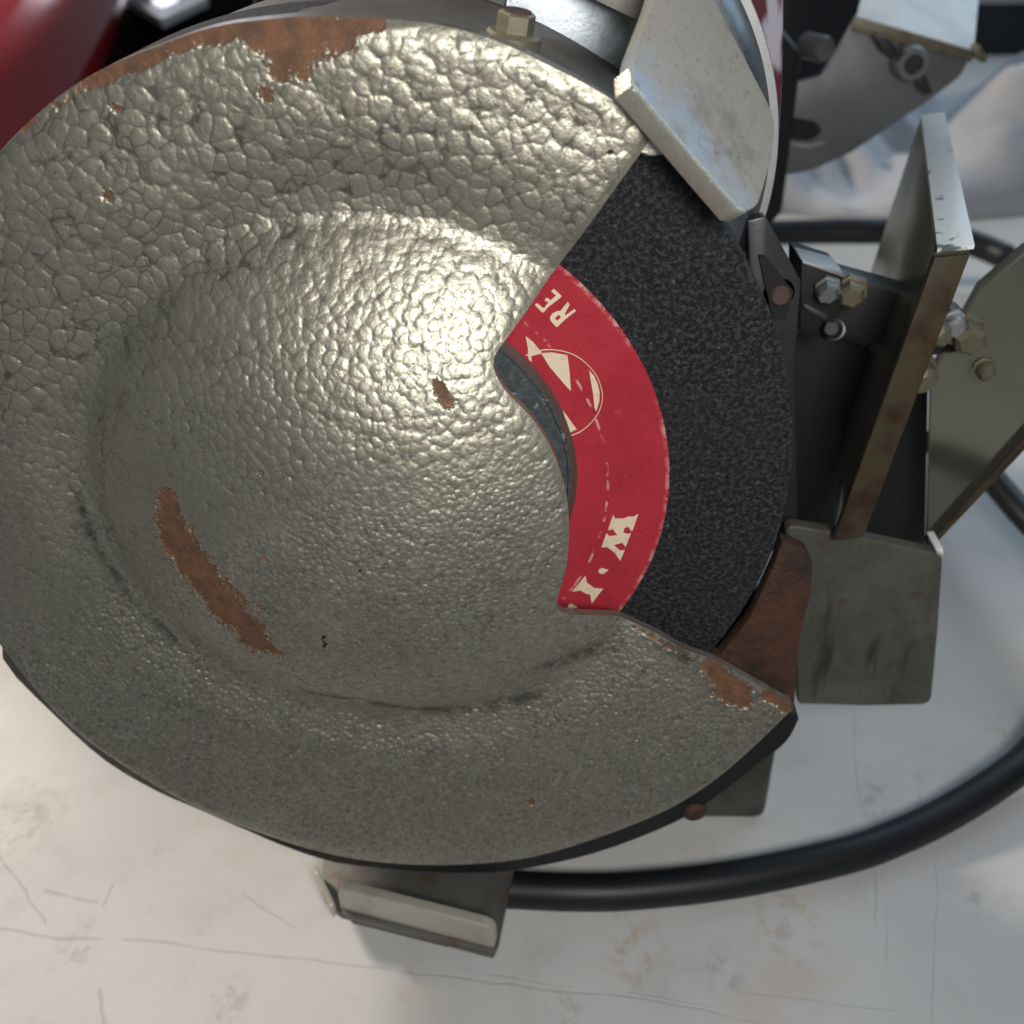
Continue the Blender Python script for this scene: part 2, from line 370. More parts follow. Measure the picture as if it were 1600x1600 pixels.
# ------------------------------------------------------------------ the setting: table top, front cut short so the lower cover reflects darkness
bm = bmesh.new(); bm_prism(bm, box_pts(-900, 1100, -34, 1750, 0), (0, 0, -38), 3)
tag(from_bm("tabletop", bm, M_TABLE), kind="structure")

# ------------------------------------------------------------------ bench grinder
G = empty("bench_grinder", (0, 0, 0))
tag(G, "bench grinder with a rust spotted silver hammertone guard cover over a black wheel", "bench grinder")

# guard cover -------------------------------------------------------
YC = -6.0
DC = Vector((5.0, 0, 119.3))
_rr = np.linspace(0, 60, 601); _k = np.clip((47.8-_rr)/4.6, 0, 1); _k = _k*_k*(3-2*_k)
_sl = np.where(_rr < 42.5, .66*(_rr/42.5)**1.35, .66+.16*np.clip((_rr-42.5)/2.0, 0, 1))*_k-.20*np.exp(-((_rr-52.5)/4.5)**2)
_hh = np.cumsum(_sl[::-1])[::-1]*(_rr[1]-_rr[0])
def dome(px, pz):
    """height of the pressed boss above the flat rim, mm"""
    return float(np.interp(math.hypot(px-DC.x, pz-DC.z), _rr, _hh))
def Ucov(px, py):
    h = 0.0
    for _ in range(14):
        p = U(px, py, y=YC-h); h = .5*h+.5*dome(p.x, p.z)
    return p
outl = [(1240, 1108), (1177, 1169), (1112, 1226), (1040, 1271), (927, 1316), (807, 1348), (672, 1356), (552, 1346), (440, 1318), (300, 1261), (162, 1177), (81, 1108), (0, 1007)]
outr = [(0, 236), (75, 163), (150, 113), (234, 77), (322, 46), (400, 33), (487, 27), (600, 31), (690, 41), (780, 67), (862, 105), (937, 144), (1018, 197)]
CC = Vector((7.3, 0, 110.8))
pa = [U(*p, y=YC) for p in outl]; pb = [U(*p, y=YC) for p in outr]
def ang(p): return math.atan2(p.z-CC.z, p.x-CC.x)
a0, a1 = ang(pa[-1]) % (2*math.pi), ang(pb[0]) % (2*math.pi)
r0, r1 = math.hypot(pa[-1].x-CC.x, pa[-1].z-CC.z), math.hypot(pb[0].x-CC.x, pb[0].z-CC.z)
gap = [CC+Vector((math.cos(a), 0, math.sin(a)))*(r0+(r1-r0)*k/6+2.6*math.sin(math.pi*k/6)) for k, a in ((k, a0+(a1-a0)*k/6) for k in range(1, 6))]
for p in gap: p.y = YC
outer = spline(pa+gap+pb, 5)
cut = [(1018, 216), (950, 310), (877, 409), (835, 468), (798, 520), (783, 540), (773, 556), (771, 570), (775, 586), (784, 602), (798, 620), (829, 651), (856, 690), (876, 736), (887, 787), (889, 837), (885, 884), (876, 918),
       (871, 936), (871, 948), (877, 956), (895, 960), (925, 961), (957, 962), (978, 967), (1003, 979), (1034, 994), (1067, 1013), (1112, 1030), (1150, 1050), (1200, 1078), (1234, 1098)]
cutp = [Ucov(*p) for p in cut]
bound = outer+spline(cutp, 3)
poly = [Vector((p.x, p.z)) for p in bound]
def resample(pl, step):
    out = []
    N = len(pl)
    for i in range(N):
        a, b = pl[i], pl[(i+1) % N]; n = max(1, int((b-a).length/step))
        for k in range(n): out.append(a+(b-a)*(k/n))
    return out
poly = [p for i, p in enumerate(poly) if (p-poly[i-1]).length > 1e-3]
poly = resample(poly, .9)
P = np.array([(p.x, p.y) for p in poly])
def inside(q):
    x, y = q[:, 0][:, None], q[:, 1][:, None]; x1, y1 = P.T; x2, y2 = np.roll(P, -1, 0).T
    c = ((y1 > y) != (y2 > y)) & (x < (x2-x1)*(y-y1)/(y2-y1+1e-12)+x1)
    return c.sum(1) % 2 == 1
def dist_b(q):
    a = P; b = np.roll(P, -1, 0); d = b-a; best = np.full(len(q), 1e9)
    for i in range(len(a)):
        t_ = np.clip(((q-a[i]) @ d[i])/(d[i] @ d[i]), 0, 1); best = np.minimum(best, ((q-a[i]-t_[:, None]*d[i])**2).sum(1))
    return np.sqrt(best)
st = 1.0
gx, gz = np.meshgrid(np.arange(-74, 92, st), np.arange(28, 194, st*.866)); gx[::2] += st/2
Q = np.c_[gx.ravel(), gz.ravel()]; Q = Q[inside(Q)]; D = dist_b(Q); Q = Q[D > .55]
allp = [Vector(p) for p in P]+[Vector(q) for q in Q]
nb = len(P)
res = geometry.delaunay_2d_cdt(allp, [(i, (i+1) % nb) for i in range(nb)], [], 1, 1e-5)
V2 = np.array([(v.x, v.y) for v in res[0]]); DB = dist_b(V2)
# rust and chips: worn places, in photo points mapped onto the cover
def strokes(lst):
    f = np.zeros(len(V2))
    for pts in lst:
        w = [(Ucov(a, b), c*.12) for a, b, c in pts]
        if len(w) == 1: w = w*2
        for (p, r_), (q_, s_) in zip(w, w[1:]):
            a = np.array((p.x, p.z)); d = np.array((q_.x, q_.z))-a; L = d @ d+1e-9
            tt = np.clip(((V2-a) @ d)/L, 0, 1); dd = np.sqrt(((V2-a-tt[:, None]*d)**2).sum(1))
            f = np.maximum(f, np.clip(1-.5*dd/(r_+(s_-r_)*tt), 0, 1))
    return f
rust = strokes([[(30, 205, 3), (120, 140, 5), (190, 105, 8), (300, 62, 8), (380, 42, 11), (480, 35, 13), (560, 40, 11), (598, 38, 5)],
                [(400, 55, 16), (470, 58, 26), (540, 48, 16)], [(450, 80, 17), (435, 112, 10)], [(418, 145, 9)], [(180, 168, 7)], [(168, 305, 7)], [(470, 110, 10)], [(160, 125, 8)],
                [(262, 772, 11), (272, 835, 30), (318, 905, 36), (368, 962, 33), (402, 1000, 25), (434, 1018, 8)], [(378, 888, 5)], [(402, 945, 7)], [(300, 955, 5)],
                [(408, 738, 4)], [(415, 875, 4)], [(684, 600, 7), (690, 618, 6)], [(700, 630, 8)], [(365, 1325, 9)], [(830, 1255, 6)], [(798, 1300, 5)], [(855, 1277, 4)],
                [(1110, 1040, 14), (1150, 1085, 22), (1165, 1100, 12)], [(1200, 1085, 12), (1234, 1104, 12)], [(960, 968, 2), (1060, 1018, 3)]])
chip = strokes([[(505, 990, 2.5), (509, 1010, 3.5)], [(706, 648, 3)], [(690, 580, 4)], [(498, 945, 2.5)], [(565, 890, 3)], [(878, 428, 4)], [(1165, 1225, 3)], [(275, 722, 4)], [(955, 238, 3), (948, 240, 3)]])
grime_shade = strokes([[(470, 1075, 5), (560, 1092, 7), (640, 1104, 10), (700, 1108, 11), (760, 1102, 9), (850, 1080, 6)], [(120, 770, 4), (150, 850, 5), (210, 940, 5), (290, 1010, 4)], [(1000, 985, 6), (1110, 1040, 14), (1140, 1080, 20)], [(850, 1040, 12), (960, 1000, 12)]])  # arcs at the boss foot paint its shade; the other strokes are grime
nv = len(V2); verts = []; bset = DB < 1e-4
for (px_, pz_), db in zip(V2, DB):
    hh = dome(px_, pz_)
    # the pressed rim rolls back at the outer circumference
    ro = math.hypot(px_-CC.x, pz_-CC.z); roll = max(0.0, min(1.0, (ro-74.5)/4.0))
    wob = .35*math.sin(px_*.11+1.0)*math.sin(pz_*.09)
    verts.append((px_*MM, (YC-hh+roll*roll*.7+wob*min(1, db/6))*MM, pz_*MM))
faces = []
for f in res[2]:
    f = list(f)
    if len(f) < 3: continue
    a, b, c = (V2[i] for i in f[:3])
    if (b[0]-a[0])*(c[1]-a[1])-(b[1]-a[1])*(c[0]-a[0]) < 0: f.reverse()
    faces.append(f)                                           # counter-clockwise in (x,z): normal towards -Y
me = bpy.data.meshes.new("guard_cover"); me.from_pydata(verts, [], faces); me.update()
for nm, arr in (("edge", np.clip(DB/1.2, 0, 1)), ("rust", rust), ("chip", chip), ("grime_shade", grime_shade)):
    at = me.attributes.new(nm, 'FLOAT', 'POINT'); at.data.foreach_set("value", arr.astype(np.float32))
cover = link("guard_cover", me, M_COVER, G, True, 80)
ss = cover.modifiers.new("subdiv", 'SUBSURF'); ss.subdivision_type = 'SIMPLE'; ss.levels = 0; ss.render_levels = 2
# folded edge of the sheet: a skirt 1.6 mm deep and the back of the sheet
bm = bmesh.new()
def cov_pt(p, dy): return Vector((p[0], 0, p[1]))
front, mid_, back = [], [], []
for p in P:
    hh = dome(*p); ro = math.hypot(p[0]-CC.x, p[1]-CC.z); roll = max(0.0, min(1.0, (ro-74.5)/4.0)); y0 = YC-hh+roll*roll*.7
    deep = 1.5+2.2*max(0.0, min(1.0, (ro-75.0)/2.0))
    front.append(bm.verts.new(Vector((p[0], y0+.01, p[1]))*MM)); back.append(bm.verts.new(Vector((p[0], y0+deep, p[1]))*MM))
for i in range(nb): bm.faces.new((front[i], front[(i+1) % nb], back[(i+1) % nb], back[i]))
bmesh.ops.recalc_face_normals(bm, faces=bm.faces[:])
from_bm("cover_edge", bm, M_RIM, cover, True, 60)

# guard body (the drum behind the cover) ----------------------------
hb = [(1246, 1122), (1226, 1158), (1180, 1194), (1120, 1241), (1050, 1284), (930, 1330), (810, 1356), (720, 1361), (600, 1354), (500, 1340), (400, 1309), (309, 1270)]
hs = [(244, 1242), (162, 1194), (81, 1122), (0, 1034)]
hbp = [U(*p, y=1.0) for p in hb]
a0 = ang(hbp[-1]) % (2*math.pi)
def rat(v): return math.hypot(v.x-CC.x, v.z-CC.z)
cov_o = [Vector((p.x, 0, p.y)) for p in poly[:0]]
side_strip = [U(*p, y=1.0) for p in hs]
a0 = ang(side_strip[-1]) % (2*math.pi)
leftside = []
for k in range(1, 27):
    tgt = a0 - (a0-math.radians(46))*k/26
    best = min(outer, key=lambda v: abs(((ang(v)-tgt+math.pi) % (2*math.pi))-math.pi))
    off = 2.0-2.8*min(1.0, k/6)
    d = Vector((math.cos(tgt), 0, math.sin(tgt))); leftside.append(CC+d*(rat(best)+off))
wall = spline(hbp+side_strip+leftside, 3)
for p in wall: p.y = 0
bm = bmesh.new(); N = len(wall)
ys = (1.5, 42.0)
ring = []
for p in wall:
    d = Vector((p.x-CC.x, 0, p.z-CC.z)).normalized()
    f0 = 1.0
    ring.append([bm.verts.new(Vector((q.x, yy, q.z))*MM) for q, yy in ((p-d*2.2, ys[0]), (p-d*.5, ys[0]), (p, ys[0]+.6), (p-d*.4, ys[1]-.6), (p-d*1.0, ys[1]), (p-d*3.0, ys[1]), (p-d*3.0, ys[0]+1))])
for A, Bq in zip(ring, ring[1:]):
    for k in range(7): bm.faces.new((A[k], A[(k+1) % 7], Bq[(k+1) % 7], Bq[k]))
bm.faces.new(ring[0][::-1]); bm.faces.new(ring[-1]); bmesh.ops.recalc_face_normals(bm, faces=bm.faces[:])
body = from_bm("guard_body", bm, M_STEEL, G, True, 40)
# back wall of the drum
bw = [Vector((p.x, 31, p.z))-Vector((p.x-CC.x, 0, p.z-CC.z)).normalized()*2.8 for p in wall]
prism("back_wall", bw, (0, 2.5, 0), M_BLACK, G, 0)
# black strip round the lower half, coloured dark for the shade under the cover
bm = bmesh.new(); low = [p for p in spline(hbp, 4)]; ring = []
for i, p in enumerate(low):
    d = Vector((p.x-CC.x, 0, p.z-CC.z)).normalized(); k = min(1, i/3, (len(low)-1-i)/3)
    o = .3-2.8*(1-min(1, (len(low)-1-i)/9))
    ring.append([bm.verts.new(Vector((q.x, yy, q.z))*MM) for q, yy in ((p-d*9, .4), (p+d*(o-.5), .4), (p+d*o, 1.0), (p+d*o, 24), (p-d*9, 24))])
for A, Bq in zip(ring, ring[1:]):
    for k in range(5): bm.faces.new((A[k], A[(k+1) % 5], Bq[(k+1) % 5], Bq[k]))
bm.faces.new(ring[0][::-1]); bm.faces.new(ring[-1]); bmesh.ops.recalc_face_normals(bm, faces=bm.faces[:])
from_bm("lower_shade_band", bm, M_BLACK, G, True, 40)
# rusted lip at the open end of the guard
lip = [U(*p, y=4) for p in [(1060, 1030), (1124, 1026), (1171, 966), (1209, 884), (1222, 846), (1236, 850), (1260, 861), (1270, 880), (1268, 930), (1258, 965), (1249, 1005), (1244, 1060), (1242, 1100), (1238, 1122), (1190, 1140), (1100, 1080)]]
prism("guard_lip", lip, (0, 3, 0), M_RUST, G, .5)
# small rusty screw under the guard
lathe("guard_screw", [(0, 0), (2.6, 0), (2.6, 1.6), (2.0, 2.4), (0, 2.6)], U(1083, 1253, y=2)+Vector((0, 0, -1.0)), (.2, -1, -.15), M_RUST, G, 10)

# bolt on top of the drum --------------------------------------------
bp = U(803, 56, y=6.0); rad = Vector((.17, -.06, 1)).normalized()
bolt = lathe("guard_bolt", [(0, -2), (3.7, -2), (3.7, .2), (3.3, .6), (0, .6)], bp, rad, M_BRASS, G, 32)
bm = bmesh.new()
bm_lathe(bm, [(2.55, .5), (2.55, 2.7), (2.2, 3.0), (0, 3.0)], bp, rad, 6, .42); from_bm("hex_head", bm, M_BRASS, bolt, False)
ch = bp+rad*3.0; lathe("bolt_face", [(2.0, -.1), (1.9, .18), (1.5, .1), (0, .08)], ch, rad, M_RUST, bolt, 20)
lathe("bolt_collar", [(0, 0), (1.2, 0), (1.4, .5), (1.2, 1.0), (0, 1.1)], bp+Vector((-3.4, 1.0, -.8)), rad, M_BRASS, bolt, 14)

# grinding wheel ------------------------------------------------------
wc = Vector((1.0, 0, 119.0)); WR = 69.7
wheel = lathe("grinding_wheel", [(12, 0), (WR-.9, 0), (WR-.2, .25), (WR, 1.0), (WR, 18), (WR-.8, 19), (12, 19)], wc, (0, 1, 0), M_GRIT, G, 160)
lc = Vector((2.3, -.25, 118.5))
def disc(name, c, r0_, r1_, th, mat, parent, n=128):
    return lathe(name, [(r0_, th), (r0_, 0), (r1_-.15, 0), (r1_, .12), (r1_, th)], c, (0, 1, 0), mat, parent, n)
disc("paper_label", lc, 20, 48.9, .24, M_LABEL, wheel, 180)
fl = U(845, 600, y=-2.0)
fc = Vector((5.0, 0, 121.0))
flange = lathe("wheel_flange", [(0, -.9), (29.7, -.9), (29.9, -1.25), (30.3, -1.25), (31.0, -.5), (31.1, -.3), (31.1, 0)], fc, (0, 1, 0), M_FLANGE, wheel, 128)
lathe("flange_rim", [(30.25, -1.29), (31.05, -.52), (31.3, -.3), (31.3, -.02)], fc, (0, 1, 0), M_BORE, flange, 128)
lathe("spindle_nut", [(0, -12), (7, -12), (8, -11), (8, -1), (0, -1)], fc, (0, 1, 0), M_DARK, wheel, 6)

# print on the label --------------------------------------------------
YP = -.36
def print_poly(name, z0, sc, pts, holes=None):
    ps = [U(z0[0]+a/sc, z0[1]+b/sc, y=YP) for a, b in pts]
    bm = bmesh.new()
    if holes:
        hp = [U(z0[0]+a/sc, z0[1]+b/sc, y=YP) for a, b in holes]
        n1, n2 = len(ps), len(hp); al = [Vector((p.x, p.z)) for p in ps+hp]
        ed = [(i, (i+1) % n1) for i in range(n1)]+[(n1+i, n1+(i+1) % n2) for i in range(n2)]
        rr = geometry.delaunay_2d_cdt(al, ed, [], 1, 1e-6)
        vs = [bm.verts.new(Vector((v.x, YP, v.y))*MM) for v in rr[0]]
        hx = np.array([(p.x, p.z) for p in hp])
        def inh(c):
            k = False
            for i in range(len(hx)):
                (x1, y1), (x2, y2) = hx[i-1], hx[i]
                if (y1 > c.y) != (y2 > c.y) and c.x < (x2-x1)*(c.y-y1)/(y2-y1)+x1: k = not k
            return k
        for f in rr[2]:
            c = sum((rr[0][i] for i in f), Vector((0, 0)))/len(f)
            if not inh(c): bm.faces.new([vs[i] for i in f])
        r_ = bmesh.ops.extrude_face_region(bm, geom=bm.faces[:])
        bmesh.ops.translate(bm, verts=[v for v in r_['geom'] if isinstance(v, bmesh.types.BMVert)], vec=(0, .08*MM, 0))
        bmesh.ops.recalc_face_normals(bm, faces=bm.faces[:])
    else: bm_prism(bm, ps, (0, .08, 0))
    return from_bm(name, bm, M_PRINT, wheel, False)
zE, sE = (800, 430), 1600/120
print_poly("letter", zE, sE, [(870, 285), (1030, 430), (1020, 460), (760, 660), (660, 775), (620, 770), (485, 630), (485, 600), (530, 585), (640, 680), (670, 680), (760, 560), (700, 540), (680, 510), (720, 472), (770, 490), (790, 530), (915, 430), (905, 410), (815, 340)])
print_poly("letter", zE, sE, [(1160, 555), (1205, 615), (1100, 800), (1120, 835), (1295, 705), (1335, 745), (1120, 910), (940, 1080), (905, 1065), (800, 940), (792, 870), (840, 800), (930, 750), (1010, 745)],
           [(900, 890), (970, 825), (1020, 880), (950, 940), (915, 935)])
zM, sM = (800, 510), 1422/160
print_poly("emblem_mark", zM, sM, [(190, 135), (300, 225), (380, 325), (410, 335), (402, 380), (270, 410), (272, 495), (225, 450), (222, 405), (180, 408), (222, 380), (222, 310)])
print_poly("emblem_mark", zM, sM, [(405, 372), (560, 362), (680, 385), (770, 400), (800, 640), (818, 900), (760, 840), (520, 560)])
print_poly("emblem_mark", zM, sM, [(1070, 608), (1140, 690), (1190, 800), (1218, 920), (1212, 1050), (1170, 1180), (1145, 1130), (1130, 960), (1095, 760)])
print_poly("emblem_mark", zM, sM, [(705, 1165), (900, 1430), (790, 1480)])
arc = [(395, 327), (500, 316), (600, 322), (720, 342), (850, 385), (980, 465), (1100, 580), (1180, 690), (1235, 820), (1260, 950), (1250, 1070), (1210, 1190), (1130, 1310), (1030, 1410), (930, 1480), (815, 1525)]
cx_, cy_ = 800, 930
arc_in = [(a+(cx_-a)*.022, b+(cy_-b)*.022) for a, b in arc]
ap = [Vector((a, b, 0)) for a, b in arc]; ai = [Vector((a, b, 0)) for a, b in arc_in]
print_poly("emblem_ring", zM, sM, [(p.x, p.y) for p in spline(ap, 3)]+[(p.x, p.y) for p in spline(ai, 3)[::-1]])
zW, sW = (880, 790), 1156/130
print_poly("letter", zW, sW, [(695, 130), (720, 180), (840, 180), (900, 155), (980, 155), (1045, 115), (965, 345), (940, 350), (905, 290), (850, 315), (835, 380), (905, 395), (942, 382), (868, 578), (820, 515), (700, 550), (790, 625), (855, 620), (790, 770),
           (760, 720), (720, 660), (610, 575), (530, 582), (600, 385), (640, 425), (755, 415), (690, 330), (620, 340)])
print_poly("full_stop", zW, sW, [(545, 868), (590, 885), (630, 895), (585, 930), (560, 950), (520, 945), (488, 925), (500, 885)])
print_poly("letter", zW, sW, [(308, 975), (330, 1070), (430, 1150), (555, 1155), (395, 1360), (375, 1235), (330, 1230), (240, 1180), (125, 1195)])
print_poly("full_stop", zW, sW, [(110, 1365), (155, 1385), (200, 1425), (150, 1425), (115, 1445), (75, 1440), (62, 1410), (80, 1378)])

# spark deflector -------------------------------------------------------
A0, A1 = U(972, 122, y=-11), U(1168, 338, y=-11)
along = (A1-A0).normalized(); rise = Vector((.42, .80, .36)); rise = (rise-along*rise.dot(along)).normalized(); nrm = along.cross(rise).normalized()
if nrm.dot(Vector(CAM)-A0) < 0: nrm = -nrm
dp = [UP(*p, A0, nrm) for p in [(985, 100), (1022, 2), (1040, -60), (1090, -60), (1120, 5), (1150, 62), (1190, 140), (1212, 185), (1207, 245), (1186, 318), (1172, 330), (1150, 322), (1010, 160)]]
defl = prism("spark_deflector", rounded(dp, [4, 0, 0, 0, 0, 0, 0, 1.5, 0, 3, 2, 2, 0], 3), -nrm*2.7, M_DUSTZINC, G, .35)
ep = [UP(*p, A0+nrm*.05, nrm) for p in [(978, 118), (985, 100), (988, 128), (1010, 160), (1150, 322), (1172, 330), (1165, 338), (1155, 336), (1000, 163)]]
prism("sheared_edge", [UP(*p, A0, nrm) for p in [(983, 104), (990, 128), (1152, 321), (1170, 328), (1163, 334), (1151, 330), (985, 135)]], -nrm*3.0, M_ZINCEDGE, defl, .3)
lathe("deflector_washer", [(0, -.4), (3.0, -.4), (3.3, 0), (3.3, 1.2), (0, 1.4)], U(1022, 203, y=-4), (0, 1, 0), M_ZINCEDGE, defl, 24)
arm = [U(*p, y=20) for p in [(890, -60), (905, -12), (935, 4), (985, 28), (998, 34), (1012, 5), (1040, -60)]]
prism("deflector_arm", arm, (0, 14, 0), M_DUSTZINC, G, .5)

# motor housing ----------------------------------------------------------
mc = Vector((2.3, 0, 124.6))
def circ_px(cx, cy, rp, yy):
    c = U(cx, cy, y=yy); return Vector((c.x, 0, c.z)), U(cx+rp, cy, y=yy).x-c.x
mc, mr = circ_px(770, 260, 440, 40)
motor = lathe("motor_housing", [(0, 34), (mr-8, 34), (mr-4, 35), (mr-1.2, 39), (mr-1.0, 40.4), (mr-.3, 40.0), (mr, 40.4), (mr, 43), (mr-2, 44), (mr-2, 150), (0, 150)], mc, (0, 1, 0), M_BLUEST, G, 160)
rim = lathe("housing_rim", [(mr-1.3, 39.8), (mr-1.2, 39.3), (mr+.1, 39.3), (mr+.3, 39.8), (mr+.3, 42)], mc, (0, 1, 0), M_ZINC, motor, 160)
def sector(o, c, a0_, a1_):
    b_ = bmesh.new(); b_.from_mesh(o.data)
    k_ = [f for f in b_.faces if not (a0_ < math.degrees(math.atan2(f.calc_center_median().z/MM-c.z, f.calc_center_median().x/MM-c.x)) < a1_)]
    bmesh.ops.delete(b_, geom=k_, context='FACES'); b_.to_mesh(o.data); b_.free()
sector(motor, mc, -70, 84); sector(rim, mc, -70, 84)
lathe("motor_core", [(0, 36), (mr*.62, 36), (mr*.66, 40), (mr*.66, 148), (0, 148)], mc, (0, 1, 0), M_DARK, motor, 64)
mb = [U(*p, y=52) for p in [(1000, -80), (1226, -80), (1225, 40), (1223, 130), (1219, 205), (1208, 226), (1180, 215), (1080, 60)]]
mbox = prism("switch_box", rounded(mb, [0, 0, 0, 0, 4, 4, 3, 0], 4), (0, 60, 0), M_STICKER, motor, 2.2, 4)
# motor neck and base
base = prism("grinder_base", rounded(box_pts(-34, 87, 33, 215, 0), 4), (0, 0, 36), M_BASE, G, 2.0, 3)
prism("base_plinth", rounded(box_pts(-30, 80, 60, 200, 36), 4), (0, 0, 18), M_BLACK, G, 1.5)
prism("base_neck", rounded(box_pts(-28, 74, 85, 185, 53), 4), (0, 0, 22), M_BLACK, G, 1.5)
# the front foot: plate, upturned end and pale folded tab
FZ = 9.4
fp = [U(*p, z=FZ) for p in [(503, 1350), (497, 1380), (508, 1406), (532, 1427), (771, 1490), (779, 1472), (806, 1342)]]
fp = fp+[Vector((fp[-1].x+2, 36, FZ)), Vector((fp[0].x-2, 36, FZ))]
foot = prism("base_foot", fp, (0, 0, -2.0), M_FOOT, G, .4)
q0, q1 = U(531, 1420, z=FZ+.1), U(772, 1483, z=FZ+.1); du = (q1-q0).normalized(); dv = Vector((-du.y, du.x, 0))
tab = rounded([q0, q1, q1+Vector((0, 0, 7.4)), q0+Vector((0, 0, 7.4))], [.8, .8, 3.0, 3.0], 5)
prism("foot_tab", tab, dv*2.6, M_LIPPAINT, foot, .7, 3)
q2 = U(501, 1370, z=FZ)
lp = rounded([Vector((q2.x, q2.y, FZ-2)), Vector((q0.x-.8, q0.y-.1, FZ-2)), Vector((q0.x-.8, q0.y-.1, FZ+1.6)), Vector((q2.x-.3, q2.y, FZ+4.2))], [.3, .3, 1.2, 2.2], 4)
prism("foot_end_lip", lp, Vector((-.9, -.7, 0)), M_LIPPAINT, foot, .3)
prism("foot_pad", [Vector((q0.x+1, q0.y+3, 0)), Vector((q0.x+24, q0.y-3.0, 0)), Vector((q0.x+26, q0.y+9, 0)), Vector((q0.x+3, q0.y+15, 0))], (0, 0, FZ-2.05), M_BLACK, foot, .5)

# tool rest ------------------------------------------------------------------
tp = [U(*p, y=24) for p in [(1226, 820), (1300, 832), (1400, 852), (1474, 868), (1466, 985), (1455, 1102), (1350, 1104), (1247, 1101), (1240, 960)]]
rest = prism("tool_rest", rounded(tp, [2.5, 0, 0, 2, 0, 2.5, 0, 1, 0], 4), (0, 3.2, 0), M_REST, G, .9, 3)

prism("rest_glint", [U(*p, y=22.5) for p in [(1462, 858), (1474, 856), (1475, 868), (1464, 867)]], (0, 6, 0), M_WINDOWLIGHT, rest, .3)  # painted glint: a small white piece at the corner of the rest

# eye shields: two slabs of cloudy acrylic with amber edges
zt = 150
T0, T1 = U(1438, 186, z=zt), U(1461, 396, z=zt)
B1 = U(1302, 842, y=T1.y-1.0)
w_ = Vector((5.4, 0, .6))
B0 = B1+(T0-T1)
sh = prism("eye_shield", [T0, T1, B1, B0], w_, M_ACRYL, G, .3)
sh["label"] = "upright eye shield with a top edge coloured white for window light"
prism("shield_edge", [T1+Vector((-.05, -.5, -.6)), T1+w_+Vector((.05, -.5, -.6)), B1+w_+Vector((.05, -.5, 0)), B1+Vector((-.05, -.5, 0))], (0, 1.4, 0), M_AMBER, sh, .15)
prism("shield_top_edge", [T0+Vector((0, 0, .25)), T0+w_+Vector((0, 0, .25)), T1+w_+Vector((.4, -.6, .25)), T1+Vector((0, -.6, .25))], (0, 0, .7), M_WINDOWLIGHT, sh, .1)  # white strip carries the window light in its colour
s2 = [UP(*p, (120, 46, 100), (-.15, -1, .12)) for p in [(1455, 590), (1449, 862), (1640, 655), (1700, 330), (1600, 395), (1530, 455)]]
sh2 = prism("eye_shield", s2, (1.2, 5, 0), M_ACRYL, G, .3); sh2["label"] = "slanting eye shield at the right with an amber lower edge"
e2 = [UP(*p, (120, 45.6, 100), (-.15, -1, .12)) for p in [(1449, 864), (1456, 846), (1640, 640), (1640, 662)]]
prism("shield_edge", e2, (1.2, 6, 0), M_AMBER, sh2, .2)
# the steel arm that carries the shields
ba = [U(*p, y=34) for p in [(1168, 345), (1195, 338), (1203, 350), (1252, 440), (1243, 560), (1246, 822), (1205, 865), (1180, 620)]]
arm_ = prism("shield_arm", ba, (0, 3, 0), M_DARK, G, .5)
lathe("arm_bolt", [(0, -2), (1.4, -2), (1.9, -1.4), (1.9, 0), (2.8, 0), (2.8, .8), (0, .8)], U(1217, 458, y=34), (0, 1, 0), M_BORE, arm_, 18)
bk = prism("arm_gusset", [U(*p, y=33) for p in [(1186, 400), (1196, 402), (1240, 455), (1228, 500), (1208, 500)]], (0, 1.2, 0), M_BLACK, arm_)
cb = [U(*p, y=42) for p in [(1252, 408), (1318, 428), (1312, 500), (1300, 535), (1250, 520)]]
clamp = prism("shield_clamp", cb, (0, 12, 0), M_BLACK, G, .6)
prism("clamp_edge", [U(*p, y=41.2) for p in [(1254, 408), (1316, 424), (1318, 434), (1254, 412)]], (0, 8, 0), M_ZINC, clamp, .2)
prism("clamp_edge", [U(*p, y=41.0) for p in [(1256, 474), (1294, 492), (1292, 504), (1256, 482)]], (0, 8, 0), M_BLUEST, clamp, .2)
def screw(px, py, yy, r_, axis, mat, par, n=6, h=3.0):
    return lathe("clamp_screw", [(0, -h), (r_*.7, -h), (r_, -h*.75), (r_, 0), (r_*1.25, .1), (r_*1.25, .9), (0, .9)], U(px, py, y=yy), axis, mat, par, n)
screw(1294, 452, 40, 2.0, (.2, 1, .1), M_NUT, clamp); screw(1303, 515, 40, 1.7, (.5, 1, -.5), M_DARK, clamp, 14)
screw(1287, 455, 40, 1.2, (.2, 1, .1), M_NUT, clamp, 12)
cross = prism("shield_crossbar", [U(*p, y=52) for p in [(1290, 425), (1400, 455), (1480, 478), (1520, 500), (1525, 545), (1440, 560), (1300, 520)]], (0, 9, 0), M_DARK, G, .8)
screw(1462, 520, 44, 2.2, (-.3, 1, 0), M_BRASS, cross, 6); screw(1512, 520, 46, 3.2, (.1, 1, .2), M_BRASS, cross, 6, 4)
screw(1490, 505, 46, 2.0, (.1, 1, .1), M_ZINC, cross, 12); screw(1432, 580, 44, 3.2, (-.2, 1, .3), M_BRASS, cross, 12, 4)
screw(1538, 575, 43, 1.7, (.1, 1, .1), M_BRASS, cross, 10); screw(1330, 455, 45, 2.6, (.2, 1, .1), M_BRASS, cross, 6)
dk = prism("shield_gap_dark", [U(*p, y=64) for p in [(1238, 520), (1300, 520), (1440, 575), (1452, 600), (1447, 870), (1230, 850)]], (0, 14, 0), M_BLACK, G, .8)  # added black plate that keeps the gap behind the shields dark

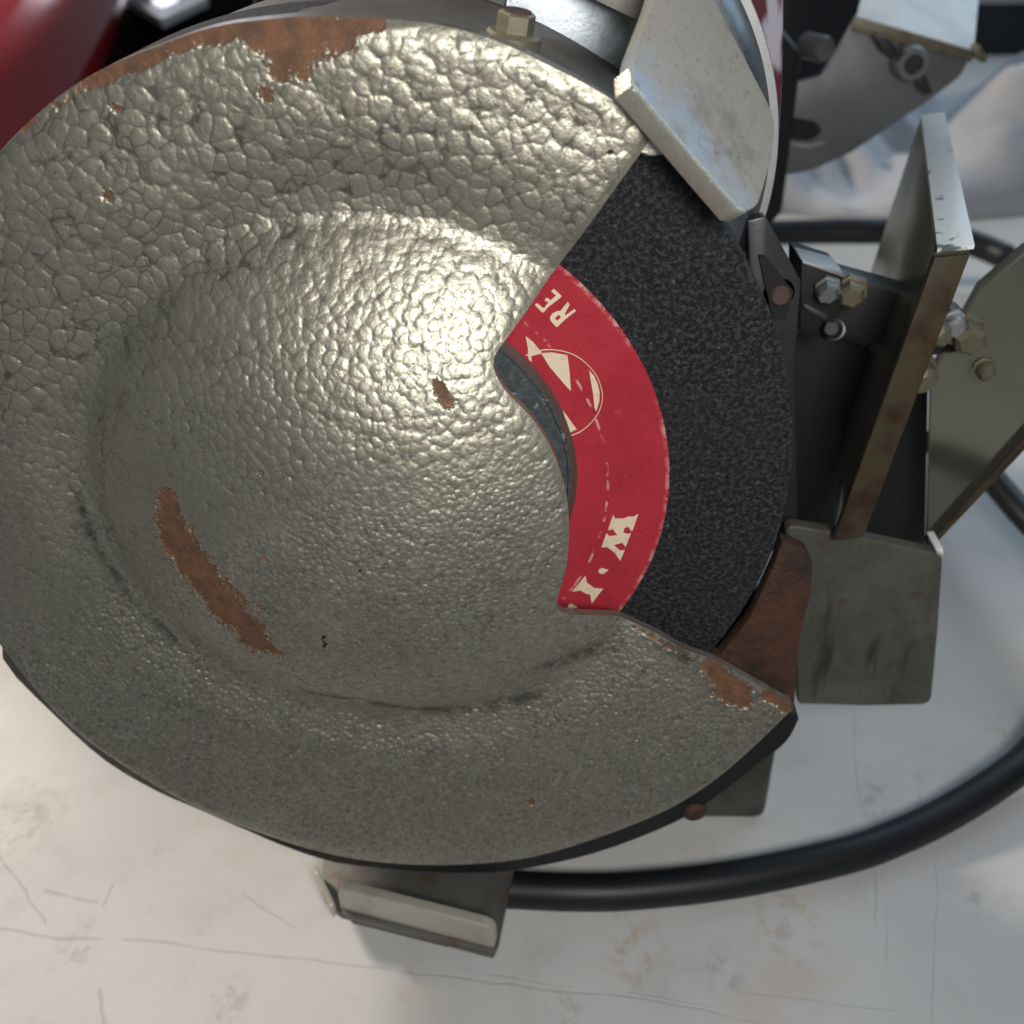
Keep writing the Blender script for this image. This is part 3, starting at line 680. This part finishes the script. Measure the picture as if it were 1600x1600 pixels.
# bracket of the far wheel with its wing nut
FY = 210
fa = [U(*p, y=FY) for p in [(1338, 30), (1518, 86), (1500, 120), (1440, 165), (1330, 238), (1270, 266), (1228, 274), (1200, 268), (1200, 160), (1232, 132), (1285, 118), (1310, 78)]]
far = prism("shield_bracket", rounded(fa, [1, 1, 2, 0, 0, 2, 2, 1, 1, 1, 1.5, 1], 3), (0, 3, 0), M_NUT, G, .5)
ft = [U(*p, z=U(1430, 60, y=FY).z+1.5) for p in [(1340, 22), (1525, 76), (1560, -60), (1370, -90)]]
prism("bracket_flange", [U(1338, 24, y=FY-.5), U(1522, 78, y=FY-.5), U(1536, -70, y=FY+70), U(1372, -100, y=FY+70)], (0, 0, -2.4), M_LITZINC, far, .4)
prism("bracket_fold", [U(*p, y=FY-2) for p in [(1338, 26), (1524, 80), (1518, 98), (1332, 48)]], (0, 3, 0), M_BRASS, far, .5)
prism("bracket_tab", [U(*p, y=FY-3) for p in [(1522, 76), (1532, 70), (1544, 92), (1538, 100), (1526, 92)]], (0, 5, 0), M_BRASS, far, .4)
wn = lathe("wing_nut", [(3.0, -6.5), (4.6, -6.5), (5.4, -3), (5.6, 0), (3.0, 0)], U(1418, 95, y=FY-1), (0, 1, 0), M_NUT, far, 24)
lathe("nut_thread", [(0, -5.6), (3.1, -5.6), (3.1, -1)], U(1418, 95, y=FY-1), (0, 1, 0), M_DARK, wn, 20)
for pts in ([(1404, 76), (1396, 92), (1378, 78), (1366, 58), (1372, 52), (1390, 62)], [(1428, 118), (1440, 104), (1448, 120), (1458, 144), (1450, 150), (1438, 140)]):
    prism("wing", [U(*p, y=FY-7) for p in pts], (0, 3.4, 0), M_DARK, wn, .6)
prism("bracket_notch", rounded([U(*p, y=FY-.4) for p in [(1208, 178), (1240, 184), (1276, 190), (1286, 206), (1266, 221), (1226, 216), (1208, 205)]], 2, 3), (0, 1, 0), M_BLACK, far)
prism("notch_lip", [U(*p, y=FY-1.2) for p in [(1216, 214), (1236, 222), (1264, 226), (1290, 220), (1288, 226), (1262, 233), (1232, 229), (1214, 221)]], (0, 3, 0), M_ZINC, far, .3)
lathe("bracket_pin", [(0, 0), (3.5, .4), (4, 2), (4, 10), (0, 10)], U(1292, 78, y=FY-3), (-.5, 1, 0), M_NUT, far, 16)
far_leg = [U(*p, y=FY+3) for p in [(1200, 200), (1226, 200), (1226, 270), (1200, 270)]]
prism("far_guard", [Vector((-60, 205, 60)), Vector((78, 205, 60)), Vector((112, 205, 100)), Vector((112, 205, 150)), Vector((70, 205, 190)), Vector((-50, 205, 190)), Vector((-75, 205, 125))], (0, 30, 0), M_BLACK, G, 4)

# ------------------------------------------------------------------ things around the grinder
cr = 4.25
path = [(745, 1388, 3.4), (800, 1390, 3.6), (900, 1394, cr), (1000, 1391, cr), (1153, 1373, cr), (1316, 1338, cr), (1400, 1309, cr), (1478, 1272, cr+1), (1560, 1221, cr+3), (1612, 1178, 9), (1660, 1110, 13), (1690, 1020, 18), (1680, 920, 23), (1640, 850, 26), (1595, 800, 27), (1562, 762, 27), (1535, 730, 26), (1495, 705, 24), (1450, 690, 20)]
tag(tube("power_cord", spline([U(a, b, z=c) for a, b, c in path], 6), cr, M_RUBBER), "thick black rubber cord curving over the table from the grinder foot", "power cord")
cp = [U(a, b, z=c) for a, b, c in [(1150, 366, 26), (1210, 364, 26), (1290, 362, 27), (1350, 362, 28), (1420, 362, 28), (1480, 368, 26), (1520, 380, 24), (1548, 391, 22), (1572, 402, 21)]]
tag(tube("black_cable", spline(cp, 4), 6.6, M_RUBBER), "short thick black cable with a square cut end behind the white shield edge", "cable")

# crumpled white towel
bm = bmesh.new(); nx_, ny_ = 90, 60; gridv = []
for j in range(ny_+1):
    row = []
    for i in range(nx_+1):
        x = 150+430*i/nx_; v = j/ny_
        front_y = 545-35*math.sin((x-150)*.012); back_y = 830
        y = front_y+(back_y-front_y)*v
        ed = min(1.0, v*7)**.5*min(1.0, (1-v)*4)**.6*min(1.0, i/4)**.5*min(1.0, (nx_-i)/5)**.5
        h = (30+26*math.sin((x-.55*y)*.035+.6)+11*math.sin((x*.6+y)*.05+1.1)+16*mnoise.noise(Vector((x*.012, y*.012, 3)))+26*abs(mnoise.noise(Vector(((x+.7*y)*.028, (y-.4*x)*.012, 5))))+5*mnoise.noise(Vector((x*.05, y*.05, 1)))+2*mnoise.noise(Vector((x*.13, y*.13, 2))))
        row.append(bm.verts.new(Vector((x, y+6*mnoise.noise(Vector((x*.02, v*2, 7))), .6+max(1.0, h)*ed))*MM))
    gridv.append(row)
for j in range(ny_):
    for i in range(nx_): bm.faces.new((gridv[j][i], gridv[j][i+1], gridv[j+1][i+1], gridv[j+1][i]))
o = from_bm("towel", bm, M_CLOTH, None, True, 180); o.modifiers.new("thick", 'SOLIDIFY').thickness = .002
tag(o, "crumpled white towel lying on the table behind the eye shields", "towel")

# dark cases at the back
def case(name, px0, px1, pyb, h, dep, mat, label, cat, band=None):
    a, b = U(px0, pyb, z=0), U(px1, pyb, z=0); y0 = (a.y+b.y)/2
    o = prism(name, rounded(box_pts(a.x, b.x, y0, y0+dep, .3), 8), (0, 0, h), mat, None, 5, 3)
    tag(o, label, cat)
    if band:
        prism("lid_band", [Vector((a.x+2, y0-3, h*band)), Vector((b.x-2, y0-3, h*band)), Vector((b.x-2, y0-3, h*band+9)), Vector((a.x+2, y0-3, h*band+9))], (0, 6, 0), M_ZINC, o, 1)
    return o
case("storage_case", 1190, 1345, 262, 230, 160, M_NAVY, "dark navy case standing behind the bracket with the wing nut", "case")
case("black_box", 1500, 1780, 86, 200, 120, M_NAVY, "long black box with a pale lid band at the upper right", "box", .26)

# red tank on black feet at the upper left, a red tray with a pale rim, a dark mat
ax = Vector((-.28, .96, 0)).normalized(); lat = Vector((ax.y, -ax.x, 0))
def tk(l, q, z): return lat*l+ax*q+Vector((0, 0, z))
red = lathe("red_tank", [(0, -16), (16, -14), (29, -7), (36, 4), (36, 1240), (29, 1252), (0, 1260)], tk(-122, 200, 100), ax, M_RED, None, 72)
for q in (260, 700):
    prism("tank_foot", [tk(-150, q, 0.2), tk(-96, q, 0.2), tk(-100, q, 78), tk(-146, q, 78)], ax*40, M_MAT, red, 1)
tag(red, "glossy red tank lying on black feet at the upper left", "tank")
tz = 60
to = [U(*p, z=tz) for p in [(186, -10), (252, 30), (325, -4), (262, -66)]]
cen_ = sum(to, Vector())/4
tray = prism("red_tray", rounded(to, 6), (0, 0, -9), M_PALE, None, 3, 3)
prism("tray_foot", [cen_+(p-cen_)*.8+Vector((0, 0, -8.9)) for p in to], (0, 0, -50.6), M_MAT, tray)
cen = sum(to, Vector())/4
prism("tray_inset", rounded([cen+(p-cen)*.74+Vector((0, 0, 1.2)) for p in to], 6), (0, 0, -2), M_RED, tray, .5)
tag(tray, "pale rimmed box with a red top beside the red tank", "box")
mt = prism("dark_mat", box_pts(-870, 60, 330, 1740, .4), (0, 0, 3), M_MAT, None, .8)
tag(mt, "dark brown mat under the red tank", "mat")
